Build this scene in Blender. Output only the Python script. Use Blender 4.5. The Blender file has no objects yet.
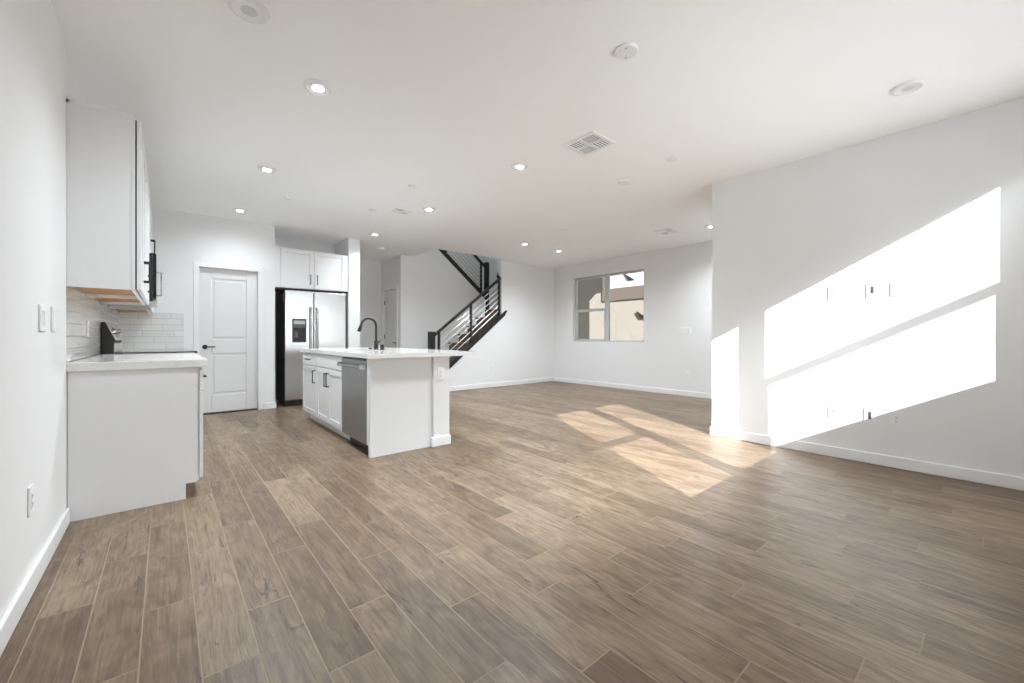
import bpy, bmesh, math, random
from mathutils import Vector

random.seed(4)
SC = bpy.context.scene
COL = SC.collection

# ------------------------------------------------------------------ camera
cam_data = bpy.data.cameras.new('camera')
cam = bpy.data.objects.new('camera', cam_data)
COL.objects.link(cam)
cam.location = (0, 0, 1.07)
cam.rotation_euler = (math.pi / 2, 0, -math.atan(346 / 408.8))
cam_data.sensor_width = 36
cam_data.lens = 36 * 408.8 / 1024
cam_data.shift_y = -4.5 / 1024
cam_data.clip_start = 0.02
cam_data.clip_end = 200
SC.camera = cam

# ------------------------------------------------------------------ exposure, world, sun
SC.view_settings.view_transform = 'Standard'
SC.view_settings.look = 'None'
SC.view_settings.gamma = 1.0
SC.view_settings.use_curve_mapping = False
SC.view_settings.exposure = 0.42
SC.cycles.max_bounces = 16
SC.cycles.diffuse_bounces = 12
SC.cycles.glossy_bounces = 6
SC.cycles.transparent_max_bounces = 16
SC.cycles.use_denoising = True
SC.cycles.sample_clamp_indirect = 8.0

SKY_STRENGTH = 0.6
SUN_STRENGTH = 12.5
CAN_STRENGTH = 50.0
CAN_SPOT = 130.0
DAY_UP = 15.0
DAY_DOWN = 800.0

world = bpy.data.worlds.new('world')
SC.world = world
world.use_nodes = True
bg = world.node_tree.nodes['Background']
bg.inputs['Color'].default_value = (0.90, 0.95, 1.0, 1)
bg.inputs['Strength'].default_value = SKY_STRENGTH

SUN = Vector((0.53, 1.0, -0.543)).normalized()
sun_data = bpy.data.lights.new('sun', 'SUN')
sun_data.energy = SUN_STRENGTH
sun_data.angle = math.radians(0.15)
sun_data.color = (0.97, 0.985, 1.0)
sun = bpy.data.objects.new('sun', sun_data)
sun.rotation_euler = SUN.to_track_quat('-Z', 'Y').to_euler()
sun.location = (-4, -8, 6)
COL.objects.link(sun)

# added fill lamps outside the rear windows, boosting daylight on the ceiling and floor
for nm, watts, tilt, spread, loc, size in (('daylight_fill_up', DAY_UP, 10, 85, (2.7, -1.3, 1.45), (3.0, 1.2)),
                                           ('daylight_fill_down', DAY_DOWN, -58, 110, (2.6, -1.5, 3.4), (3.6, 1.2))):
    day_data = bpy.data.lights.new(nm, 'AREA')
    day_data.shape = 'RECTANGLE'
    day_data.size, day_data.size_y = size
    day_data.energy = watts
    day_data.color = (0.88, 0.94, 1.0)
    day_data.spread = math.radians(spread)
    day = bpy.data.objects.new(nm, day_data)
    day.location = loc
    day.rotation_euler = (math.radians(90 + tilt), 0, 0)
    COL.objects.link(day)


# ------------------------------------------------------------------ materials
class NT:
    """small helper for node trees"""
    def __init__(s, name):
        s.m = bpy.data.materials.new(name)
        s.m.use_nodes = True
        s.t = s.m.node_tree
        s.n = s.t.nodes
        s.b = s.n['Principled BSDF']
        s.out = s.n['Material Output']

    def new(s, kind, **kw):
        nd = s.n.new(kind)
        for k, v in kw.items():
            setattr(nd, k, v)
        return nd

    def put(s, sock, v):
        if isinstance(v, bpy.types.NodeSocket):
            s.t.links.new(v, sock)
        else:
            sock.default_value = v

    def math(s, op, a, b=None, c=None):
        nd = s.new('ShaderNodeMath', operation=op)
        s.put(nd.inputs[0], a)
        if b is not None:
            s.put(nd.inputs[1], b)
        if c is not None:
            s.put(nd.inputs[2], c)
        return nd.outputs[0]

    def pos(s):
        g = s.new('ShaderNodeNewGeometry')
        sp = s.new('ShaderNodeSeparateXYZ')
        s.put(sp.inputs[0], g.outputs['Position'])
        return g.outputs['Position'], sp.outputs[0], sp.outputs[1], sp.outputs[2]

    def comb(s, x, y, z):
        nd = s.new('ShaderNodeCombineXYZ')
        for i, v in enumerate((x, y, z)):
            s.put(nd.inputs[i], v)
        return nd.outputs[0]

    def noise(s, vec, scale, detail=3.0, rough=0.5, dist=0.0):
        nd = s.new('ShaderNodeTexNoise')
        s.put(nd.inputs['Vector'], vec)
        nd.inputs['Scale'].default_value = scale
        nd.inputs['Detail'].default_value = detail
        nd.inputs['Roughness'].default_value = rough
        nd.inputs['Distortion'].default_value = dist
        return nd.outputs['Fac']

    def white(s, vec):
        nd = s.new('ShaderNodeTexWhiteNoise', noise_dimensions='3D')
        s.put(nd.inputs['Vector'], vec)
        return nd.outputs['Value'], nd.outputs['Color']

    def ramp(s, fac, stops):
        nd = s.new('ShaderNodeValToRGB')
        cr = nd.color_ramp
        while len(cr.elements) < len(stops):
            cr.elements.new(0.5)
        for e, (p, c) in zip(cr.elements, stops):
            e.position = p
            e.color = (*c, 1) if len(c) == 3 else c
        s.put(nd.inputs[0], fac)
        return nd.outputs['Color']

    def maprange(s, v, a, b, c=0.0, d=1.0):
        nd = s.new('ShaderNodeMapRange')
        nd.interpolation_type = 'SMOOTHSTEP'
        s.put(nd.inputs['Value'], v)
        for k, x in zip(('From Min', 'From Max', 'To Min', 'To Max'), (a, b, c, d)):
            nd.inputs[k].default_value = x
        return nd.outputs['Result']

    def mix(s, fac, a, b, blend='MIX'):
        nd = s.new('ShaderNodeMix', data_type='RGBA', blend_type=blend)
        s.put(nd.inputs[0], fac)
        s.put(nd.inputs[6], a if isinstance(a, bpy.types.NodeSocket) else (*a, 1))
        s.put(nd.inputs[7], b if isinstance(b, bpy.types.NodeSocket) else (*b, 1))
        return nd.outputs[2]

    def bump(s, height, strength, dist=0.002):
        nd = s.new('ShaderNodeBump')
        nd.inputs['Strength'].default_value = strength
        nd.inputs['Distance'].default_value = dist
        s.put(nd.inputs['Height'], height)
        s.t.links.new(nd.outputs[0], s.b.inputs['Normal'])


def flat(name, col, rough=0.5, metal=0.0, noise_amt=0.03, scale=40, bump=0.0, spec=0.5):
    """plain colour broken up by a faint procedural noise"""
    t = NT(name)
    p, x, y, z = t.pos()
    f = t.noise(p, scale, 3)
    lo = tuple(max(0, c * (1 - noise_amt)) for c in col)
    hi = tuple(min(1, c * (1 + noise_amt)) for c in col)
    t.put(t.b.inputs['Base Color'], t.ramp(f, [(0.3, lo), (0.7, hi)]))
    t.b.inputs['Roughness'].default_value = rough
    t.b.inputs['Metallic'].default_value = metal
    t.b.inputs['Specular IOR Level'].default_value = spec
    if bump:
        t.bump(f, bump)
    return t.m


M = {}
M['wall'] = flat('wall paint', (0.81, 0.81, 0.81), 0.7, 0, 0.006, 90, 0.12, 0.25)
M['ceiling'] = flat('ceiling paint', (0.945, 0.945, 0.945), 0.8, 0, 0.006, 70, 0.1, 0.2)
M['trim'] = flat('trim paint', (0.84, 0.84, 0.84), 0.4, 0, 0.005)
M['door'] = flat('door paint', (0.76, 0.76, 0.755), 0.4, 0, 0.005)
M['cabinet'] = flat('white cabinet lacquer', (0.79, 0.79, 0.795), 0.35, 0, 0.005)
M['plastic'] = flat('white plastic', (0.84, 0.84, 0.84), 0.35, 0, 0.004)
M['greyplastic'] = flat('grey plastic', (0.45, 0.45, 0.46), 0.5, 0, 0.02)
M['slot'] = flat('dark slot', (0.06, 0.06, 0.06), 0.6, 0, 0.05)
M['offlens'] = flat('unlit diffuser', (0.66, 0.66, 0.65), 0.6, 0, 0.01)
M['black'] = flat('matte black metal', (0.018, 0.017, 0.016), 0.42, 0.2, 0.1)
M['blackgloss'] = flat('black glass', (0.012, 0.012, 0.013), 0.08, 0, 0.05)
M['blackplastic'] = flat('black appliance shell', (0.016, 0.015, 0.015), 0.4, 0, 0.1)
M['charcoal'] = flat('charcoal plastic', (0.07, 0.07, 0.072), 0.3, 0, 0.1)
M['chrome'] = flat('polished steel', (0.80, 0.80, 0.80), 0.12, 1.0, 0.01)
M['cable'] = flat('thin steel bar', (0.62, 0.60, 0.57), 0.3, 0.9, 0.02)
M['orange'] = flat('orange sticker', (0.75, 0.22, 0.08), 0.5, 0, 0.1)
M['vinyl'] = flat('taupe vinyl window frame', (0.54, 0.53, 0.51), 0.4, 0, 0.01)
M['shadowbrown'] = flat('painted shadow brown', (0.15, 0.12, 0.10), 0.7, 0, 0.1, 25, 0.2)  # colour of the shadow band on the neighbour's wall
M['stucco'] = flat('beige stucco', (0.33, 0.295, 0.255), 0.9, 0, 0.10, 45, 0.6, 0.2)
M['whitestucco'] = flat('white stucco', (0.66, 0.65, 0.63), 0.9, 0, 0.06, 45, 0.6, 0.2)
M['concrete'] = flat('patio concrete', (0.55, 0.54, 0.52), 0.85, 0, 0.08, 8, 0.2)
M['roof'] = flat('roof tile', (0.25, 0.20, 0.17), 0.8, 0, 0.15, 12, 0.3)


def steel_mat(name, col, rough, axis):
    t = NT(name)
    p, x, y, z = t.pos()
    v = t.comb(t.math('MULTIPLY', x, 1 if axis == 'x' else 60), t.math('MULTIPLY', y, 1 if axis == 'x' else 60),
               t.math('MULTIPLY', z, 300 if axis == 'x' else 1.5))
    f = t.noise(v, 4, 3)
    t.put(t.b.inputs['Base Color'], t.ramp(f, [(0.25, tuple(c * 0.93 for c in col)), (0.75, col)]))
    t.b.inputs['Metallic'].default_value = 1.0
    t.put(t.b.inputs['Roughness'], t.maprange(f, 0.2, 0.8, rough * 0.85, rough * 1.15))
    return t.m


M['steel'] = steel_mat('brushed steel', (0.68, 0.68, 0.67), 0.24, 'x')
M['darksteel'] = steel_mat('slate brushed steel', (0.40, 0.40, 0.40), 0.34, 'z')


FLOOR_C = ((0.118, 0.077, 0.046), (0.168, 0.114, 0.071), (0.218, 0.154, 0.100), (0.285, 0.210, 0.142))
FLOOR_DARK = (0.072, 0.045, 0.026)
FLOOR_LIGHT = (0.360, 0.276, 0.192)


def plank_mat():
    t = NT('wood look plank tile')
    p, x, y, z = t.pos()
    W, L = 0.154, 0.925
    u = t.math('DIVIDE', t.math('ADD', x, 0.22), W)
    k = t.math('FLOOR', u)
    fu = t.math('SUBTRACT', u, k)
    wn, _ = t.white(t.comb(k, 3.7, 1.1))
    off = t.math('ADD', t.math('MULTIPLY', k, 0.37), t.math('MULTIPLY', t.math('SUBTRACT', wn, 0.5), 0.16))
    v = t.math('SUBTRACT', t.math('DIVIDE', t.math('SUBTRACT', y, 0.855), L), off)
    j = t.math('FLOOR', v)
    fv = t.math('SUBTRACT', v, j)
    du = t.math('MULTIPLY', t.math('MINIMUM', fu, t.math('SUBTRACT', 1.0, fu)), W)
    dv = t.math('MULTIPLY', t.math('MINIMUM', fv, t.math('SUBTRACT', 1.0, fv)), L)
    d = t.math('MINIMUM', du, dv)
    groove = t.maprange(d, 0.0012, 0.0032, 1.0, 0.0)
    idv, idc = t.white(t.comb(k, j, 0.5))
    idv2, _ = t.white(t.comb(k, j, 7.5))
    shift = t.math('MULTIPLY', idv, 60.0)
    def grain(fx_, fy_, extra, scale, detail, rough, dist):
        return t.noise(t.comb(t.math('ADD', t.math('MULTIPLY', x, fx_), shift), t.math('MULTIPLY', y, fy_), t.math('ADD', shift, extra)), scale, detail, rough, dist)
    g1 = grain(8.0, 0.75, 0.0, 1.0, 3, 0.45, 0.5)          # broad figure
    g2 = grain(60.0, 2.4, 4.0, 1.4, 5, 0.65, 0.8)        # fine streaks
    g3 = grain(9.0, 3.5, 9.0, 1.0, 3, 0.5, 1.8)          # blotches
    rings = t.math('ADD', t.math('MULTIPLY', t.math('SINE', t.math('MULTIPLY', g1, 95.0)), 0.5), 0.5)   # cathedral lines
    base = t.ramp(t.math('ADD', t.math('MULTIPLY', idv2, 0.30), t.math('MULTIPLY', g3, 0.70)),
                  [(0.24, FLOOR_C[0]), (0.42, FLOOR_C[1]), (0.57, FLOOR_C[2]), (0.74, FLOOR_C[3])])
    base = t.mix(t.math('MULTIPLY', t.maprange(rings, 0.55, 1.0), 0.22), base, FLOOR_DARK)
    base = t.mix(t.maprange(g2, 0.50, 0.74, 0.0, 0.62), base, FLOOR_DARK)
    base = t.mix(t.maprange(g2, 0.46, 0.26, 0.0, 0.42), base, FLOOR_LIGHT)
    # knots and dark cracks on some planks
    cn = grain(13.0, 1.3, 21.0, 1.0, 4, 0.55, 0.6)
    line = t.maprange(t.math('ABSOLUTE', t.math('SUBTRACT', cn, 0.5)), 0.0, 0.016, 1.0, 0.0)
    where = t.maprange(grain(6.0, 2.2, 33.0, 1.0, 2, 0.5, 0.3), 0.52, 0.62)
    base = t.mix(t.math('MULTIPLY', t.math('MULTIPLY', line, where), 0.85), base, (0.050, 0.034, 0.024))
    knot = grain(11.0, 5.0, 50.0, 1.0, 2, 0.5, 1.5)
    base = t.mix(t.maprange(knot, 0.70, 0.80, 0.0, 0.75), base, (0.060, 0.040, 0.028))
    col = t.mix(groove, base, (0.315, 0.248, 0.178))
    t.put(t.b.inputs['Base Color'], col)
    t.put(t.b.inputs['Roughness'], t.math('ADD', t.maprange(g2, 0.3, 0.7, 0.33, 0.44), t.math('MULTIPLY', groove, 0.45)))
    t.b.inputs['Specular IOR Level'].default_value = 0.35
    h = t.math('SUBTRACT', t.math('MULTIPLY', g2, 0.25), groove)
    t.bump(h, 0.35, 0.0015)
    return t.m


def tile_mat(name, along):
    t = NT(name)
    p, x, y, z = t.pos()
    W, L = 0.0775, 0.31
    a = x if along == 'x' else y
    u = t.math('DIVIDE', t.math('SUBTRACT', z, 0.92), W)
    k = t.math('FLOOR', u)
    fu = t.math('SUBTRACT', u, k)
    v = t.math('ADD', t.math('DIVIDE', a, L), t.math('MULTIPLY', k, 0.37))
    j = t.math('FLOOR', v)
    fv = t.math('SUBTRACT', v, j)
    du = t.math('MULTIPLY', t.math('MINIMUM', fu, t.math('SUBTRACT', 1.0, fu)), W)
    dv = t.math('MULTIPLY', t.math('MINIMUM', fv, t.math('SUBTRACT', 1.0, fv)), L)
    d = t.math('MINIMUM', du, dv)
    g = t.maprange(d, 0.0010, 0.0028, 1.0, 0.0)
    idv, _ = t.white(t.comb(k, j, 2.2))
    wav = t.noise(p, 22, 2, 0.5, 0.4)
    base = t.ramp(t.math('ADD', t.math('MULTIPLY', idv, 0.6), t.math('MULTIPLY', wav, 0.4)),
                  [(0.1, (0.70, 0.70, 0.69)), (0.9, (0.80, 0.80, 0.79))])
    t.put(t.b.inputs['Base Color'], t.mix(g, base, (0.40, 0.40, 0.39)))
    t.put(t.b.inputs['Roughness'], t.math('ADD', 0.12, t.math('MULTIPLY', g, 0.6)))
    t.bump(t.math('SUBTRACT', t.math('MULTIPLY', wav, 1.0), t.math('MULTIPLY', g, 0.8)), 0.5, 0.004)
    return t.m


def quartz_mat():
    t = NT('white quartz')
    p, x, y, z = t.pos()
    n1 = t.noise(p, 160, 2, 0.7)
    n2 = t.noise(p, 5, 5, 0.6, 1.0)
    c = t.ramp(n1, [(0.30, (0.66, 0.65, 0.62)), (0.50, (0.78, 0.77, 0.745)), (0.75, (0.82, 0.81, 0.79))])
    c = t.mix(t.maprange(n2, 0.55, 0.7, 0.0, 0.18), c, (0.62, 0.60, 0.57))
    t.put(t.b.inputs['Base Color'], c)
    t.b.inputs['Roughness'].default_value = 0.10
    return t.m


def wood_mat(name, lo, hi, axis, rough=0.45):
    t = NT(name)
    p, x, y, z = t.pos()
    sx = {'x': (1.5, 22, 22), 'y': (22, 1.5, 22), 'z': (22, 22, 1.5)}[axis]
    v = t.comb(t.math('MULTIPLY', x, sx[0]), t.math('MULTIPLY', y, sx[1]), t.math('MULTIPLY', z, sx[2]))
    f = t.noise(v, 1.5, 5, 0.6, 0.8)
    t.put(t.b.inputs['Base Color'], t.ramp(f, [(0.3, lo), (0.7, hi)]))
    t.b.inputs['Roughness'].default_value = rough
    return t.m


def carpet_mat():
    t = NT('brown stair carpet')
    p, x, y, z = t.pos()
    f = t.noise(p, 130, 4, 0.7)
    t.put(t.b.inputs['Base Color'], t.ramp(f, [(0.3, (0.13, 0.098, 0.078)), (0.7, (0.29, 0.23, 0.19))]))
    t.b.inputs['Roughness'].default_value = 0.95
    t.bump(f, 0.8, 0.006)
    return t.m


def glass_mat():
    t = NT('window glass')
    tr = t.new('ShaderNodeBsdfTransparent')
    tr.inputs[0].default_value = (0.97, 0.98, 0.975, 1)
    gl = t.new('ShaderNodeBsdfGlossy')
    gl.inputs['Roughness'].default_value = 0.01
    fr = t.new('ShaderNodeFresnel')
    fr.inputs[0].default_value = 1.35
    mx = t.new('ShaderNodeMixShader')
    t.put(mx.inputs[0], fr.outputs[0])
    t.put(mx.inputs[1], tr.outputs[0])
    t.put(mx.inputs[2], gl.outputs[0])
    t.t.links.new(mx.outputs[0], t.out.inputs['Surface'])
    return t.m


def emit_mat(name, col, strength):
    t = NT(name)
    t.b.inputs['Base Color'].default_value = (0.8, 0.8, 0.8, 1)
    t.b.inputs['Emission Color'].default_value = (*col, 1)
    t.b.inputs['Emission Strength'].default_value = strength
    return t.m


M['floor'] = plank_mat()
M['tile_y'] = tile_mat('glazed wall tile', 'y')
M['tile_x'] = tile_mat('glazed wall tile on end wall', 'x')
M['quartz'] = quartz_mat()
M['birch'] = wood_mat('clear birch ply', (0.32, 0.135, 0.035), (0.50, 0.235, 0.065), 'y')
M['carpet'] = carpet_mat()
M['glass'] = glass_mat()
M['lamp'] = emit_mat('lit lamp diffuser', (0.95, 0.98, 1.0), CAN_STRENGTH)


# ------------------------------------------------------------------ mesh helpers
ORG = {}


class MB:
    """collects shapes and links them as ONE mesh; T maps local (u, v, n) to world"""
    def __init__(s, T=None):
        s.bm = bmesh.new()
        s.T = T or (lambda a, b, c: (a, b, c))

    def _face(s, vs):
        try:
            s.bm.faces.new(vs)
        except ValueError:
            pass

    def box(s, x0, x1, y0, y1, z0, z1):
        v = [s.bm.verts.new(s.T(*p)) for p in ((x0, y0, z0), (x1, y0, z0), (x1, y1, z0), (x0, y1, z0),
                                               (x0, y0, z1), (x1, y0, z1), (x1, y1, z1), (x0, y1, z1))]
        for f in ((3, 2, 1, 0), (4, 5, 6, 7), (0, 1, 5, 4), (1, 2, 6, 5), (2, 3, 7, 6), (3, 0, 4, 7)):
            s._face([v[i] for i in f])
        return s

    def prism(s, pts, axis, a, b):
        def put(p, c):
            return {'x': (c, p[0], p[1]), 'y': (p[0], c, p[1]), 'z': (p[0], p[1], c)}[axis]
        A = [s.bm.verts.new(s.T(*put(p, a))) for p in pts]
        B = [s.bm.verts.new(s.T(*put(p, b))) for p in pts]
        s._face(A)
        s._face(B[::-1])
        n = len(pts)
        for i in range(n):
            s._face([A[i], B[i], B[(i + 1) % n], A[(i + 1) % n]])
        return s

    def tube(s, pts, r, n=10, cap=True):
        P = [Vector(s.T(*p)) for p in pts]
        R = r if isinstance(r, (list, tuple)) else [r] * len(P)
        rings = []
        up = None
        for i, p in enumerate(P):
            d = (P[min(i + 1, len(P) - 1)] - P[max(i - 1, 0)]).normalized()
            if up is None:
                up = Vector((0, 0, 1)) if abs(d.z) < 0.9 else Vector((1, 0, 0))
            a = d.cross(up).normalized()
            up = a.cross(d).normalized()
            rings.append([s.bm.verts.new(p + (a * math.cos(t) + up * math.sin(t)) * R[i])
                          for t in [2 * math.pi * k / n for k in range(n)]])
        for A, B in zip(rings, rings[1:]):
            for k in range(n):
                s._face([A[k], A[(k + 1) % n], B[(k + 1) % n], B[k]])
        if cap:
            s._face(rings[0][::-1])
            s._face(rings[-1])
        return s

    def bar(s, p0, p1, w, h):
        """square bar from p0 to p1, w across (horizontal), h tall"""
        P0, P1 = Vector(s.T(*p0)), Vector(s.T(*p1))
        d = (P1 - P0).normalized()
        ref = Vector((0, 0, 1)) if abs(d.z) < 0.99 else Vector((0, 1, 0))
        a = d.cross(ref).normalized()
        b = a.cross(d).normalized()
        q = []
        for P in (P0, P1):
            q.append([s.bm.verts.new(P + a * (i * w / 2) + b * (k * h / 2)) for i, k in ((-1, -1), (1, -1), (1, 1), (-1, 1))])
        s._face(q[0][::-1])
        s._face(q[1])
        for k in range(4):
            s._face([q[0][k], q[0][(k + 1) % 4], q[1][(k + 1) % 4], q[1][k]])
        return s

    def lathe(s, prof, c, n=32):
        """profile of (radius, height along local third axis)"""
        rings = []
        for r, h in prof:
            if r < 1e-6:
                rings.append([s.bm.verts.new(s.T(c[0], c[1], c[2] + h))])
            else:
                rings.append([s.bm.verts.new(s.T(c[0] + r * math.cos(2 * math.pi * k / n), c[1] + r * math.sin(2 * math.pi * k / n), c[2] + h))
                              for k in range(n)])
        for A, B in zip(rings, rings[1:]):
            for k in range(n):
                k2 = (k + 1) % n
                if len(A) == 1:
                    s._face([A[0], B[k], B[k2]])
                elif len(B) == 1:
                    s._face([A[k], A[k2], B[0]])
                else:
                    s._face([A[k], A[k2], B[k2], B[k]])
        for ring in (rings[0], rings[-1]):
            if len(ring) > 1:
                s._face(ring)
        return s

    def build(s, name, mat, parent=None, bevel=0.0, smooth=False, loc=None):
        bmesh.ops.recalc_face_normals(s.bm, faces=s.bm.faces[:])
        org = Vector((0, 0, 0))
        if parent is not None:
            org = ORG[parent.name]
        elif loc is not None:
            org = Vector(loc)
        for v in s.bm.verts:
            v.co -= org
        me = bpy.data.meshes.new(name)
        s.bm.to_mesh(me)
        s.bm.free()
        me.materials.append(mat)
        if smooth:
            for p in me.polygons:
                p.use_smooth = True
            me.set_sharp_from_angle(angle=math.radians(40))
        o = bpy.data.objects.new(name, me)
        COL.objects.link(o)
        if parent is not None:
            o.parent = parent
        else:
            o.location = org
        ORG[o.name] = org
        if bevel:
            b = o.modifiers.new('soft edge', 'BEVEL')
            b.width = bevel
            b.segments = 2
            b.limit_method = 'ANGLE'
        return o


def thing(name, label, cat, loc, group=None):
    o = bpy.data.objects.new(name, None)
    COL.objects.link(o)
    o.location = loc
    o.empty_display_size = 0.1
    ORG[o.name] = Vector(loc)
    o['label'] = label
    o['category'] = cat
    if group:
        o['group'] = group
    return o


def tag(o, label, cat, group=None):
    o['label'] = label
    o['category'] = cat
    if group:
        o['group'] = group
    return o


def struct(o):
    o['kind'] = 'structure'
    return o


def copy_tree(o, loc=None, label=None, parent=None):
    c = o.copy()
    COL.objects.link(c)
    if parent is not None:
        c.parent = parent
    if loc is not None:
        c.location = loc
    if label:
        c['label'] = label
    for ch in list(o.children):
        copy_tree(ch, parent=c)
    return c


# frames of reference for things on a vertical face: u along the face, v up, n out of the face
def face_px(xf, y0, z0):   # faces +x
    return lambda u, v, n: (xf + n, y0 + u, z0 + v)


def face_nx(xf, y0, z0):   # faces -x
    return lambda u, v, n: (xf - n, y0 + u, z0 + v)


def face_ny(x0, yf, z0):   # faces -y
    return lambda u, v, n: (x0 + u, yf - n, z0 + v)


def face_py(x0, yf, z0):   # faces +y
    return lambda u, v, n: (x0 + u, yf + n, z0 + v)


# ------------------------------------------------------------------ dimensions
H = 2.74
XL, XLK = -0.437, -0.455            # left wall beside the camera, left wall in the kitchen
XR, YR = 4.555, 2.00              # sunlit wall and its end
XW = 7.20                         # wall with the window to the side yard
YB = 6.93                         # far wall under the stairs
YP = 7.00                         # pantry wall
YBK = -0.56                       # wall behind the camera
XE = 5.57                         # left end of the full-height far wall

# ------------------------------------------------------------------ room shell
struct(MB().box(-0.65, 7.4, -0.7, 9.1, -0.12, 0.0).build('floor', M['floor']))

c = MB()
c.box(-0.65, 7.4, -0.7, 6.84, H, H + 0.30)
c.box(-0.65, 3.90, 6.84, 9.1, H, H + 0.30)
c.box(XE, 7.4, 6.84, YB, H, H + 0.30)
struct(c.build('ceiling', M['ceiling']))

w = MB()
w.box(XL - 0.2, XL, YBK - 0.1, 3.438, 0, H)
w.box(XLK - 0.18, XLK, 3.438, YP + 0.1, 0, H)
struct(w.build('wall_left', M['wall']))

# wall behind the camera with the two window openings the sun comes through
WA = (1.585, 3.366)
WB = (3.380, 4.295)
WZ = (1.035, 2.53)
WZA = (0.990, 2.512)
w = MB()
w.box(XL, WA[0], YBK - 0.1, YBK, 0, H)
w.box(WA[0], WA[1], YBK - 0.1, YBK, 0, WZA[0])
w.box(WA[0], WA[1], YBK - 0.1, YBK, WZA[1], H)
w.box(WA[1], WB[0], YBK - 0.1, YBK, 0, H)
w.box(WB[0], XR, YBK - 0.1, YBK, 0, WZ[0])
w.box(WB[0], XR, YBK - 0.1, YBK, WZ[1], H)
w.box(WB[1], XR, YBK - 0.1, YBK, WZ[0], WZ[1])
struct(w.build('wall_back', M['wall']))

w = MB()
w.box(XR, XR + 0.15, YBK - 0.1, YR, 0, H)
struct(w.build('wall_right', M['wall']))
struct(MB().box(XR + 0.15, XW + 0.15, YR - 0.15, YR, 0, H).build('wall_patio', M['wall']))

WSY, WSZ = (4.475, 6.318), (0.955, 2.425)
w = MB()
w.box(XW, XW + 0.15, YR, WSY[0], 0, H)
w.box(XW, XW + 0.15, WSY[1], YB + 0.12, 0, H)
w.box(XW, XW + 0.15, WSY[0], WSY[1], 0, WSZ[0])
w.box(XW, XW + 0.15, WSY[0], WSY[1], WSZ[1], H)
struct(w.build('wall_side', M['wall']))


def str_top(x):     # top of the black stringer of the lower flight
    return 0.909 + 0.78 * (x - 4.720)


w = MB()
w.prism([(3.87, 0), (XW, 0), (XW, H), (XE, H), (XE, str_top(XE) - 0.06), (3.87, str_top(3.87) - 0.06)], 'y', YB, YB + 0.12)
struct(w.build('wall_far', M['wall']))

# pantry wall with door opening, then the refrigerator alcove
DX0, DX1, DZ = 0.345, 1.035, 2.03
w = MB()
w.box(XLK, DX0, YP, YP + 0.1, 0, H)
w.box(DX1, 1.252, YP, YP + 0.1, 0, H)
w.box(DX0, DX1, YP, YP + 0.1, DZ, H)
w.box(1.152, 1.252, YP + 0.1, 7.78, 0, H)
struct(w.build('wall_pantry', M['wall']))
struct(MB().box(1.252, 2.335, 7.68, 7.78, 0, H).build('wall_alcove', M['wall']))
struct(MB().box(2.335, 2.527, YP, 8.88, 0, H).build('wall_stub', M['wall']))
struct(MB().box(2.527, 3.76, 8.78, 8.88, 0, H).build('wall_hall', M['wall']))

# hall wall with door, end of it is the stair wall
HX = 3.64
HY0, HY1, HZ = 7.99, 8.66, 2.08
w = MB()
w.box(HX, HX + 0.1, 7.80, HY0, 0, H)
w.box(HX, HX + 0.1, HY1, 8.78, 0, H)
w.box(HX, HX + 0.1, HY0, HY1, HZ, H)
struct(w.build('wall_passage', M['wall']))


def up_bot(x):      # underside of the upper stringer
    return 2.01 + 0.80 * (5.706 - x)


w = MB()
w.prism([(HX + 0.1, 0), (5.78, 0), (5.78, up_bot(5.78) + 0.03), (HX + 0.1, up_bot(HX + 0.1) + 0.03)], 'y', 7.80, 7.90)
struct(w.build('wall_stair', M['wall']))
w = MB()
w.box(3.60, 6.85, 8.95, 9.05, 0, 5.4)
struct(w.build('wall_shaft', M['wall']))
struct(MB().box(6.72, 6.85, YB + 0.12, 8.95, 0, 5.4).build('wall_landing', M['wall']))
struct(MB().box(3.60, 3.90, 6.84, 8.95, H + 0.30, 5.4).build('wall_upper_left', M['wall']))
struct(MB().box(3.60, 6.85, 6.72, 6.84, H + 0.30, 5.4).build('wall_upper_front', M['wall']))
struct(MB().box(3.60, 6.85, YB - 0.12, 9.05, 5.4, 5.5).build('ceiling_upper', M['ceiling']))


# baseboards -------------------------------------------------------
def base(name, *runs):
    b = MB()
    for (x0, x1, y0, y1) in runs:
        b.box(x0, x1, y0, y1, 0.001, 0.092)
    return struct(b.build(name, M['trim'], bevel=0.004))


t = 0.016
base('baseboard_left', (XL, XL + t, YBK, 3.43))
base('baseboard_right', (XR - t, XR, YBK, YR), (XR - t, XR + 0.15, YR, YR + t))
base('baseboard_side', (XW - t, XW, YR + t, YB - t))
base('baseboard_far', (3.90, XW, YB - t, YB))
base('baseboard_pantry', (1.105, 1.252, YP - t, YP), (1.252, 1.252 + t, YP - t, YP + 0.05))
base('baseboard_stub', (2.345, 2.527, YP - t, YP), (2.527, 2.527 + t, YP - t, 8.78))
base('baseboard_hall', (2.543, HX, 8.78 - t, 8.78))
base('baseboard_back', (XL + t, XR - t, YBK, YBK + t))
base('baseboard_stair', (HX - t, HX, 7.80 - t, 7.90), (HX, 3.80, 7.80 - t, 7.80))


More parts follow.
